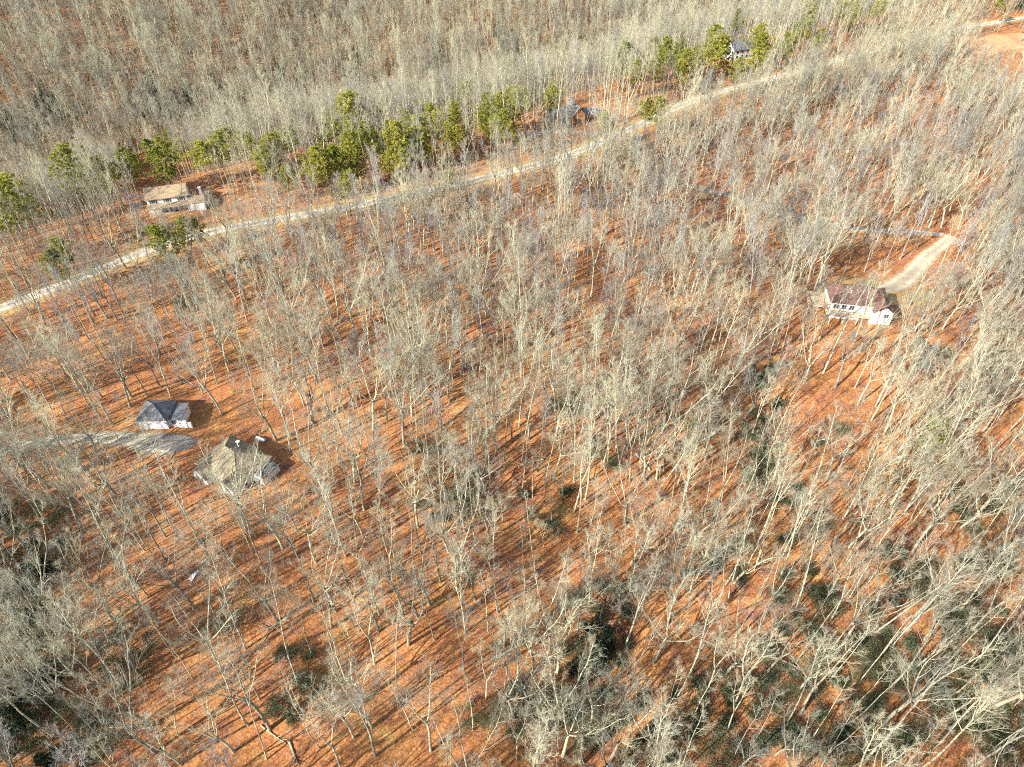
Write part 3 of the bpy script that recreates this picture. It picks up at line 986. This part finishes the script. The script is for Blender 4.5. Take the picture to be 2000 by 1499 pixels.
# crowns seen at these pixels (x, y of the crown's middle, and size)
PINE_PX = [(30, 375, 1), (5, 395, 1), (80, 355, .9), (120, 338, 1), (150, 350, 1), (185, 345, .9), (210, 330, .7), (315, 300, 1.15), (345, 290, .9), (170, 305, .6),
           (440, 270, .9), (425, 285, .8), (455, 262, .7), (505, 305, .8), (535, 285, .8), (600, 335, .9), (640, 310, .7), (600, 215, .7), (655, 215, 1), (640, 235, .6), (680, 200, .6),
           (700, 265, .8), (735, 262, .8), (765, 258, .8), (790, 245, .9), (815, 250, .9), (840, 240, .8), (825, 275, .8), (780, 320, .6), (680, 345, .6),
           (770, 180, .7), (830, 180, 1), (850, 165, .8), (905, 160, .9), (930, 170, .9), (945, 235, .8), (975, 240, .8), (1005, 200, .9), (1030, 195, .8), (1075, 190, .7), (1000, 260, .5),
           (1150, 95, .8), (1185, 92, .8), (1215, 100, .9), (1250, 85, .8), (1290, 70, .8), (1310, 105, .9), (1330, 120, 1), (1315, 75, .7), (1365, 45, .8), (1400, 30, .8),
           (1405, 80, 1), (1420, 100, 1.0), (1390, 100, .9), (1480, 70, .9), (1500, 95, .9), (1440, 40, .8), (1520, 30, .8), (1560, 20, .8), (1600, 12, .8), (1640, 15, .8), (1690, 8, .8),
           (1290, 205, .8), (1190, 235, .6), (1265, 210, .7), (1725, 8, .7), (330, 470, .75), (345, 445, .7), (105, 485, .7), (110, 510, .55), (1470, 120, .8), (1440, 125, .6), (380, 440, .5), (1340, 150, .6), (1560, 60, .7), (560, 265, .6),
           (720, 280, .7), (620, 345, .6), (870, 340, .45), (1080, 100, .6), (1110, 110, .7), (1240, 130, .7), (1275, 140, .7), (1530, 85, .7), (1455, 60, .7), (1960, 10, .7)]
N_SEEN = len(PINE_PX)
rp = random.Random(91)
for line, n in (([(-20, 385), (60, 365), (200, 342), (320, 305), (440, 272), (540, 288), (700, 268), (840, 250), (950, 238), (1040, 196)], 42),
                ([(580, 222), (680, 205), (830, 178), (930, 162), (1150, 97), (1290, 72), (1400, 35), (1560, 18), (1720, 6)], 44),
                ([(1180, 98), (1300, 110), (1400, 95), (1500, 80), (1600, 40)], 22), ([(480, 330), (620, 330), (700, 300), (830, 275)], 14)):
    for k in range(n):
        u = rp.random() * (len(line) - 1)
        i = min(int(u), len(line) - 2); f = u - i
        PINE_PX.append((line[i][0] * (1 - f) + line[i + 1][0] * f + rp.gauss(0, 20), line[i][1] * (1 - f) + line[i + 1][1] * f + rp.gauss(0, 14), rp.uniform(.35, .75)))
BOXES = [(275, 342, 420, 425, .98), (262, 780, 390, 842, .85), (380, 857, 550, 976, .8), (1588, 558, 1755, 655, .82), (1072, 195, 1190, 240, .55), (1430, 75, 1475, 125, .8), (1700, 500, 1840, 570, .7),
         (0, 848, 260, 885, .55), (372, 1110, 392, 1140, 1), (500, 850, 522, 872, 1), (1890, 66, 2040, 110, .95), (1110, 570, 1160, 600, 1), (1370, 420, 1415, 455, 1)]
PINE_POS = []
rr = random.Random(55)
for q, (px, py, s) in enumerate(PINE_PX):
    h0 = PINES[q % 5][2]
    sc = (.34 + .92 * s) * rr.uniform(.88, 1.08)
    x, y = ground(px, py)
    dd = ray(px, py)
    best = None
    for k in range(400):      # walk down the sight line to where a pine of this size has its crown
        t = (CAMH - 25 + k * .15) / -dd[2]
        x, y = dd[0] * t, dd[1] * t
        e = abs(CAMH + dd[2] * t - hz(x, y) - .72 * h0 * sc)
        if best is None or e < best[0]: best = (e, x, y)
    e, x, y = best
    if q >= N_SEEN and any(b[0] - 25 < px < b[2] + 25 and b[1] - 12 < py < b[3] + 40 for b in BOXES[:6]): continue
    if abs(float(road_d(x, y))) < 5: y += 6 if float(road_d(x, y)) > -1 else -5
    if any((x - u) ** 2 + (y - v) ** 2 < 7 for u, v, _s in PINE_POS) or any((x - fx) ** 2 + (y - fy) ** 2 < (fr * .85) ** 2 for fx, fy, fr in FOOT): continue
    PINE_POS.append((float(x), float(y), sc))

def hides_house(x, y, z, h):
    for f in (.3, .5, .68, .85, 1.0):
        px, py, _d = project(x, y, z + h * f)
        for x0, y0, x1, y1, c in BOXES:
            if x0 - 14 < px < x1 + 14 and y0 - 8 < py < y1 + 16: return c
    return 0
def hides_pine(x, y, kind):
    far, wide = (18.0, 5.2) if kind in 'BF' else (4.0, 3.0)
    for u, v, sc in PINE_POS:
        if abs(u - x) < 19 and abs(v - y) < 19:
            l = math.hypot(u, v)
            dx, dy = x - u, y - v
            toward = -(dx * u + dy * v) / l
            lat = abs(dx * v - dy * u) / l
            if -2.0 < toward < far and lat < wide: return True
    return False

H1 = Hash(4.0)
canopy = []       # (x, y, z, variant list, index, scale, rotation, tilt)
rr = random.Random(77)
def domain(margin=60):
    while True:
        y = rr.uniform(-20, 640)
        x = rr.uniform(-480, 470)
        if -(0.70 * y + 62 + margin) < x < 0.70 * y + 58 + margin: return x, y

for _ in range(60000):
    x, y = domain(34)
    if y > 575: continue
    d = float(road_d(x, y))
    z = hz(x, y)
    px, py, dep = project(x, y, z)
    if any(blob(px, py, *b) for b in OPEN) and rr.random() < .9: continue
    u = rr.random()
    if d > 6:
        if d < 72: r, kind = 2.9, ('S' if u < .84 else 'B')      # scrubby ridge
        else: r, kind = 2.1, ('F' if u < .85 else 'Y')
    else:
        r, kind = 3.3, 'B'
        if px > 1300: r = 3.45
        if py > 1050 and px < 950: r = 3.7
        if px < 260 and py > 880: r = 2.8
        if u < .30 or (-45 < d and px > 1150 and u < .78): r, kind = r * .65, 'Y'
        if (-24 if px > 1200 else -15) < d and rr.random() < (.88 if px > 1200 else .6): continue
        if px > 1150 and -80 < d < -24 and rr.random() < .4: continue
    if blocked(x, y, .4): continue
    if 0 < d < 170 and hides_pine(x, y, kind) and rr.random() < .8: continue
    if rr.random() < hides_house(x, y, z, {'S': 9, 'Y': 11, 'B': 21, 'F': 21}[kind]): continue
    if not H1.ok(x, y, r * rr.uniform(.85, 1.15)): continue
    if kind == 'F':
        canopy.append((x, y, z, 'S', 7 + rr.randrange(5), rr.uniform(.75, 1.12), rr.uniform(0, TAU), rr.gauss(0, .04), rr.gauss(0, .04)))
        continue
    if kind in 'SY':
        canopy.append((x, y, z, 'S', rr.randrange(4) if kind == 'S' else 4 + rr.randrange(3), rr.uniform(.75, 1.15), rr.uniform(0, TAU), rr.gauss(0, .04), rr.gauss(0, .04)))
    else:
        if d > 6: w = [3, 3, 4, 4, 3, 3, 1, 1, 1, 2, 4, 4]
        elif px > 1250: w = [3, 3, 7, 5, 2, 2, 1.5, 1, 1.5, 3, 7, 5]
        else: w = [2.5, 2.5, 5, 6, 3, 3, 2.5, 2.5, .8, 1.5, 5, 6]
        i = rr.choices(range(NB), w)[0]
        canopy.append((x, y, z, 'B', i, rr.uniform(.78, 1.08), rr.uniform(0, TAU), rr.gauss(0, .035), rr.gauss(0, .035)))

# ------------------------------------------------------------------ the labels' way of saying where
LAND = [('the brown-roofed house', 330, 395), ('the slate-roofed garage', 320, 812), ('the tan-roofed house', 455, 915), ('the red-roofed house', 1670, 600),
        ('the brown cabin', 1110, 215), ('the bright pine', 1790, 850), ('the cut stump', 1126, 596), ('the white panel', 380, 1125), ('the big log', 1000, 1265),
        ('the pale house', 1452, 100)]
NUM = ['no', 'one', 'two', 'three', 'four', 'five', 'six', 'seven', 'eight', 'nine', 'ten', 'eleven', 'twelve', 'thirteen', 'fourteen', 'fifteen']
USED = set()
def dist_word(w):
    q = int(round(w * 4))
    a, b = divmod(max(q, 1), 4)
    fr = ['', 'a quarter', 'half', 'three quarters'][b]
    if a == 0: return fr + ' house-width' if b != 2 else 'half a house-width'
    if b == 0: return NUM[a] + ' house-width' + ('s' if a > 1 else '')
    return NUM[a] + ' and ' + ('a half' if b == 2 else fr) + ' house-widths'

def where_label(look, px, py, skip=None):
    order = sorted(LAND, key=lambda q: math.hypot(px - q[1], py - q[2]))
    for word in ('', 'about '):
        for nm, lx, ly in order[:6]:
            if skip and skip in nm: continue
            dx, dy = px - lx, ly - py
            ck = int(round(math.degrees(math.atan2(dx, dy)) / 30)) % 12 or 12
            t = f"{look} at {NUM[ck]} o'clock of {nm}, {word}{dist_word(math.hypot(dx, dy) / 130)} off"
            if t not in USED:
                USED.add(t)
                return t
    return t

# the 300 bare trees that show largest are things of their own, the rest one mass
def size_seen(c):
    x, y, z, k, i, s = c[:6]
    px, py, dep = project(x, y, z)
    h = (FORMS[i][1] if k == 'B' else SCRUB[i][3] * .7) * s
    tx, ty, td = project(x, y, z + h)
    vis = in_frame(px, py, -8) or in_frame(tx, ty, -30)
    mid = in_frame((px + tx) / 2, (py + ty) / 2, 0)
    return (h / dep) if (vis and mid) else -1

ranked = sorted(range(len(canopy)), key=lambda j: -size_seen(canopy[j]))
NEAR = set(ranked[:300])
LOOK = {'straight': 'straight bare tree', 'slender': 'slender bare tree', 'forked': 'forked bare tree', 'spreading': 'wide-crowned bare tree', 'leaning': 'leaning bare tree', 'short': 'short bare tree'}
src = {}
for j in ranked[:300]:
    x, y, z, k, i, s, rz, ta, tb = canopy[j]
    T, K, fm, h = (BARE if k == 'B' else SCRUB)[i]
    px, py, dep = project(x, y, z)
    o = empty('bare_tree', (x, y, z), 0, where_label(LOOK[fm], px, py), 'tree', 'bare trees standing on the leafy slope')
    o.rotation_euler = (ta, tb, rz)
    o.scale = (s, s, s)
    a = link('trunk', T, o)
    b = link('crown', K, o)
    src.setdefault((k, i), (a, b))

def scatter(name, sources, pts, kind_label):
    """one mass of plants: points on the ground that carry copies of the given meshes"""
    me = bpy.data.meshes.new(name)
    me.from_pydata([p[0] for p in pts], [], [])
    for nm, ty in (('spin', 'FLOAT_VECTOR'), ('size', 'FLOAT'), ('pick', 'INT')):
        me.attributes.new(nm, ty, 'POINT')
    me.attributes['spin'].data.foreach_set('vector', [c for p in pts for c in p[1]])
    me.attributes['size'].data.foreach_set('value', [p[2] for p in pts])
    me.attributes['pick'].data.foreach_set('value', [p[3] for p in pts])
    o = link(name, me)
    g = bpy.data.node_groups.new(name, 'GeometryNodeTree')
    g.interface.new_socket('Geometry', in_out='INPUT', socket_type='NodeSocketGeometry')
    g.interface.new_socket('Geometry', in_out='OUTPUT', socket_type='NodeSocketGeometry')
    gi = g.nodes.new('NodeGroupInput'); go = g.nodes.new('NodeGroupOutput')
    alls = g.nodes.new('GeometryNodeJoinGeometry')
    for obs in sources:
        jn = g.nodes.new('GeometryNodeJoinGeometry')
        for ob in obs:
            oi = g.nodes.new('GeometryNodeObjectInfo')
            oi.transform_space = 'ORIGINAL'
            oi.inputs['Object'].default_value = ob
            oi.inputs['As Instance'].default_value = False
            g.links.new(oi.outputs['Geometry'], jn.inputs[0])
        gt = g.nodes.new('GeometryNodeGeometryToInstance')
        g.links.new(jn.outputs[0], gt.inputs[0])
        g.links.new(gt.outputs[0], alls.inputs[0])
    ip = g.nodes.new('GeometryNodeInstanceOnPoints')
    ip.inputs['Pick Instance'].default_value = True
    def attr(nm, ty):
        a = g.nodes.new('GeometryNodeInputNamedAttribute')
        a.data_type = ty
        a.inputs['Name'].default_value = nm
        return [q for q in a.outputs if q.enabled][0]
    er = g.nodes.new('FunctionNodeEulerToRotation')
    g.links.new(attr('spin', 'FLOAT_VECTOR'), er.inputs[0])
    g.links.new(gi.outputs[0], ip.inputs['Points'])
    g.links.new(alls.outputs[0], ip.inputs['Instance'])
    g.links.new(attr('pick', 'INT'), ip.inputs['Instance Index'])
    g.links.new(er.outputs[0], ip.inputs['Rotation'])
    g.links.new(attr('size', 'FLOAT'), ip.inputs['Scale'])
    g.links.new(ip.outputs[0], go.inputs[0])
    md = o.modifiers.new('plants', 'NODES')
    md.node_group = g
    return tag(o, kind_label, None, None, 'stuff')

def proto(T, K):
    out = []
    for d in (T, K):
        if d is not None: out.append(bpy.data.objects.new('plant_source', d))
    return out

far_pts = []
for j, c in enumerate(canopy):
    if j in NEAR: continue
    x, y, z, k, i, s, rz, ta, tb = c
    far_pts.append(((x, y, z), (ta, tb, rz), s, i if k == 'B' else NB + i))
scatter('bare_woodland', [proto(t[0], t[1]) for t in BARE] + [proto(t[0], t[1]) for t in SCRUB], far_pts, 'bare grey woodland covering the slopes and the far hillside')

H2 = Hash(2.0)
bp = []
for _ in range(24000):
    x, y = domain(20)
    if y > 470: continue
    d = float(road_d(x, y))
    z = hz(x, y)
    px, py, dep = project(x, y, z)
    keep = .42
    if d > 6: keep = .8 if d < 75 else .6
    if px > 1250 and py > 900: keep = .55
    if px < 260 and py > 900: keep = .7
    if any(blob(px, py, *b) for b in OPEN): keep *= .25
    if rr.random() > keep or blocked(x, y, .2): continue
    if not H2.ok(x, y, 1.6): continue
    bp.append(((x, y, z - .05), (0, 0, rr.uniform(0, TAU)), rr.uniform(.55, 1.1), rr.choices(range(4), [3, 4, 2, 4])[0]))
scatter('bare_undergrowth', [proto(None, m) for m in BRUSH], bp, 'thin grey brushwood and saplings under the trees')

# ------------------------------------------------------------------ pines, hemlocks, evergreen shrubs
def plant(name, meshes, names, x, y, s, rz, label, cat, group):
    o = empty(name, (x, y, hz(x, y)), rz, label, cat, group)
    o.scale = (s, s, s)
    for n, m in zip(names, meshes): link(n, m, o)
    return o

for q, (x, y, sc) in enumerate(PINE_POS):
    h0 = PINES[q % 5][2]
    bx, by, _d = project(x, y, hz(x, y) + .7 * h0 * sc)
    plant('pine_tree', PINES[q % 5][:2], ('trunk', 'crown'), x, y, sc, rr.uniform(0, TAU), where_label(('tall ' if h0 * sc > 15 else 'small ') + 'yellow-green pine', bx, by), 'pine', 'pines along the ridge')
gx, gy = ground(1800, 900)
for k, (px, py, s) in enumerate([(1788, 905, .72), (1800, 885, .5)]):
    x, y = ground(px, py)
    plant('pine_tree', PINES[(4, 2)[k]][:2], ('trunk', 'crown'), x, y, s, 1.0 + k, ('bright yellow-green pine alone among bare trees below the red-roofed house', 'small bright pine behind the lone pine below the red-roofed house')[k], 'pine', 'lone pines in the woods')
x, y = ground(1345, 850)
plant('pine_tree', PINES[2][:2], ('trunk', 'crown'), x, y, .42, .4, 'young pale green pine beside the wooded ravine', 'pine', 'lone pines in the woods')

HEM_PX = [(1165, 1300, .75, 1), (1180, 1270, .6, 0), (460, 255, 1, 0), (440, 240, .9, 0), (700, 165, 1, 0), (690, 175, .9, 1), (1480, 905, .6, 0), (1495, 925, .55, 1), (1515, 800, .45, 1), (305, 190, .8, 0), (270, 230, .8, 1), (1990, 20, .8, 0), (1850, 40, .7, 1), (355, 235, .9, 0), (590, 150, .8, 1), (100, 230, .8, 0)]
HEM_PX = [(a, b, c * (1.45 if b < 400 else 1.1), k) for a, b, c, k in HEM_PX]
for cx, cy in [(60, 250), (120, 215), (290, 215), (380, 225), (450, 215), (700, 160), (560, 175), (830, 120), (980, 95)]:
    for _ in range(4):
        HEM_PX.append((cx + rr.gauss(0, 22), cy + rr.gauss(0, 16), rr.uniform(.7, 1.25), rr.randrange(2)))
for _ in range(12):
    HEM_PX.append((rr.uniform(-40, 110), rr.uniform(960, 1499), rr.uniform(.5, .85), rr.randrange(2)))
for q, (px, py, s, k) in enumerate(HEM_PX):
    x, y = ground(px, py)
    plant('hemlock_tree', HEML[k][:2], ('trunk', 'crown'), x, y, s, rr.uniform(0, TAU), where_label('dark evergreen tree', px, py), 'evergreen', 'dark evergreens among the bare trees')

SHRUB_AREAS = [  # centre, radii, how many
    (1170, 1240, 60, 110, 12), (1130, 1380, 90, 90, 9), (1240, 1440, 120, 60, 10), (1430, 1400, 130, 90, 22), (1600, 1330, 130, 140, 22), (1780, 1300, 130, 150, 22), (1930, 1360, 90, 130, 18), (1900, 1150, 100, 90, 8), (1650, 1460, 150, 40, 8),
    (1480, 870, 40, 90, 8), (1490, 740, 25, 40, 4), (1060, 1000, 60, 60, 6), (870, 980, 50, 50, 6), (820, 890, 25, 20, 2), (1190, 880, 40, 30, 3), (1100, 800, 30, 15, 2), (590, 1345, 55, 70, 6), (250, 1300, 50, 60, 5),
    (60, 1040, 70, 80, 14), (30, 1200, 60, 90, 10), (40, 1350, 80, 130, 20), (120, 1450, 110, 50, 10), (1930, 1000, 70, 70, 7), (1800, 690, 60, 30, 4), (1640, 870, 40, 20, 2), (1400, 1100, 70, 60, 6), (1560, 1150, 60, 50, 5), (960, 1420, 60, 50, 4), (350, 600, 20, 14, 2), (1540, 1010, 60, 60, 5), (1750, 1130, 80, 50, 5), (440, 1240, 40, 30, 2), (1000, 1370, 50, 40, 3)]
H3 = Hash(3.0)
for cx, cy, ax, ay, n in SHRUB_AREAS:
    made = 0
    for _ in range(n * 8):
        if made >= n: break
        a = rr.uniform(0, TAU); u = math.sqrt(rr.random())
        px, py = cx + ax * u * math.cos(a), cy + ay * u * math.sin(a)
        x, y = ground(px, py)
        if blocked(x, y, 1.0) or not H3.ok(x, y, 2.6): continue
        made += 1
        k = rr.randrange(4)
        plant('evergreen_shrub', SHRUBS[k], ('stem', 'foliage'), x, y, rr.uniform(.7, 1.15), rr.uniform(0, TAU),
              where_label('dark green shrub', px, py), 'shrub', 'evergreen shrubs under the trees')

# ------------------------------------------------------------------ small things on the forest floor
def thing_at(name, px, py, rz, label, cat):
    x, y = ground(px, py)
    return empty(name, (x, y, hz(x, y)), rz, label, cat)

x, y = ground(510, 862)
tk = empty('storage_tank', (x, y, hz(x, y)), math.radians(-25), 'small white tank on the leaves behind the tan-roofed house', 'tank')
prof = [(-1.25, .02), (-1.2, .2), (-1.1, .34), (-.9, .44), (.9, .44), (1.1, .34), (1.2, .2), (1.25, .02)]
MB().tube([(a, 0, .62) for a, _ in prof], [r for _, r in prof], 14).part('shell', 'tank', tk, True)
for s in (-.7, .7): MB().box(s - .12, s + .12, -.3, .3, -.2, .28).part('foot', 'stonework', tk)
MB().tube([(0, 0, 1.0), (0, 0, 1.2)], [.16, .16], 10, True).part('valve_cover', 'tank', tk)

x, y = ground(380, 1125)
pn = empty('white_panel', (x, y, hz(x, y) + .02), math.radians(66), 'pale white panel lying on the leaves below the tan-roofed house', 'panel')
V = []; F = []
for i in range(9):
    u = i / 8
    for s in (-1, 1): V.append((u * 2.1 - 1.05, s * (.36 - .14 * u * u), .08 + .28 * math.sin(u * 3.0) ** 2 + (.05 if s > 0 else 0)))
for i in range(8): F.append((2 * i, 2 * i + 2, 2 * i + 3, 2 * i + 1))
n = len(V)
V += [(a, b, c - .06) for a, b, c in V]
F += [tuple(n + q for q in reversed(f)) for f in F]
bd = [0] + list(range(2, 17, 2)) + [17] + list(range(15, 0, -2))
F += [(bd[k], n + bd[k], n + bd[(k + 1) % len(bd)], bd[(k + 1) % len(bd)]) for k in range(len(bd))]
MB().add(V, F).part('sheet', 'tank', pn)
MB().box(-1.0, -.9, -.3, .3, -.2, .14).part('batten', 'deck', pn)

def stump(name, px, py, h, r, label, seed):
    q = random.Random(seed)
    o = thing_at(name, px, py, 0, label, 'stump')
    p = grow(q, (0, 0, -.4), (.05, .05, 1), h + .4, 5, 0, .04)
    m = MB().tube(p, [r * 1.35, r * 1.1, r, r * .95, r * .9, r * .86], 9, True)
    m.part('trunk', 'bark', o, True)
    for k in range(3):
        c, ax = along(p, .6 + .12 * k)
        MB().tube(grow(q, c, side(q, ax, .8), 1.1, 3, .1, .1), [r * .3, r * .24, r * .18, r * .1], 5).part('broken_branch', 'bark', o, True)
stump('tree_stump', 1126, 600, 4.2, .34, 'pale cut stump standing on orange leaves uphill of the hollow', 21)
stump('tree_stump', 1154, 580, 3.6, .26, 'dark-topped broken stump just above the pale cut stump', 22)

def log(px0, py0, px1, py1, r, label, seed):
    q = random.Random(seed)
    a = np.array(ground(px0, py0)); b = np.array(ground(px1, py1))
    c = (a + b) / 2
    o = empty('fallen_log', (c[0], c[1], hz(*c)), 0, label, 'log')
    n = 9
    pts = []
    for i in range(n + 1):
        e = a + (b - a) * i / n
        pts.append((e[0] - c[0], e[1] - c[1], hz(*e) - hz(*c) + r * .8 + q.gauss(0, .03)))
    MB().tube(pts, [r * (1.1 - .7 * i / n) for i in range(n + 1)], 7, True).part('trunk', 'bark', o, True)
    for k in range(5):
        s, ax = along(np.array(pts), .55 + .08 * k)
        d = side(q, ax, .7); d[2] = abs(d[2])
        MB().tube(grow(q, s, d, 2.2, 4, -.02, .1), [r * .3, r * .25, r * .2, r * .14, .02], 5).part('limb', 'bark', o, True)
log(960, 1290, 1050, 1245, .30, 'big long fallen log on the slope below the dark hollow', 31)
log(1062, 898, 1010, 912, .22, 'short fallen log in the brush by the dark hollow', 32)
log(1115, 690, 1065, 712, .2, 'thin fallen log on the leafy slope', 33)
log(560, 1210, 520, 1232, .24, 'grey fallen log downhill of the tan-roofed house', 34)

rl_ = random.Random(8)
for k in range(16):
    px, py = rl_.uniform(120, 1950), rl_.uniform(560, 1470)
    gx, gy = ground(px, py)
    if blocked(gx, gy, 4): continue
    a = rl_.uniform(0, TAU); L = rl_.uniform(40, 85)
    log(px - L * math.cos(a) / 2, py - L * math.sin(a) * .35, px + L * math.cos(a) / 2, py + L * math.sin(a) * .35, rl_.uniform(.12, .22), where_label('thin log', px, py), 60 + k)

# the gnarled dead tree with almost black bark
o = thing_at('dead_tree', 1391, 452, .4, 'gnarled dead tree with almost black bark near the winding drive', 'tree')
q = random.Random(5)
p = grow(q, (0, 0, -.4), (0, .1, 1), 3.2, 4, 0, .1)
MB().tube(p, [.42, .36, .32, .3, .28], 7).part('trunk', 'darkbark', o, True)
K = MB()
for k in range(7):
    b = grow(q, p[-1], side(q, np.array([0, 0, 1.0]), q.uniform(.6, 1.25), k * .9), q.uniform(4, 6.5), 6, .06, .22)
    K.tube(b, [.16, .13, .1, .08, .06, .045, .03], 5)
    for j in range(6):
        c, ax = along(b, q.uniform(.3, .98))
        K.tube(grow(q, c, side(q, ax, .8), q.uniform(1, 2.4), 3, .03, .2), [.05, .04, .03, .015], 4)
K.part('crown', 'darkbark', o, True)
print('canopy', len(canopy), 'brush', len(bp), 'tris', sum(len(m.polygons) for m in bpy.data.meshes))
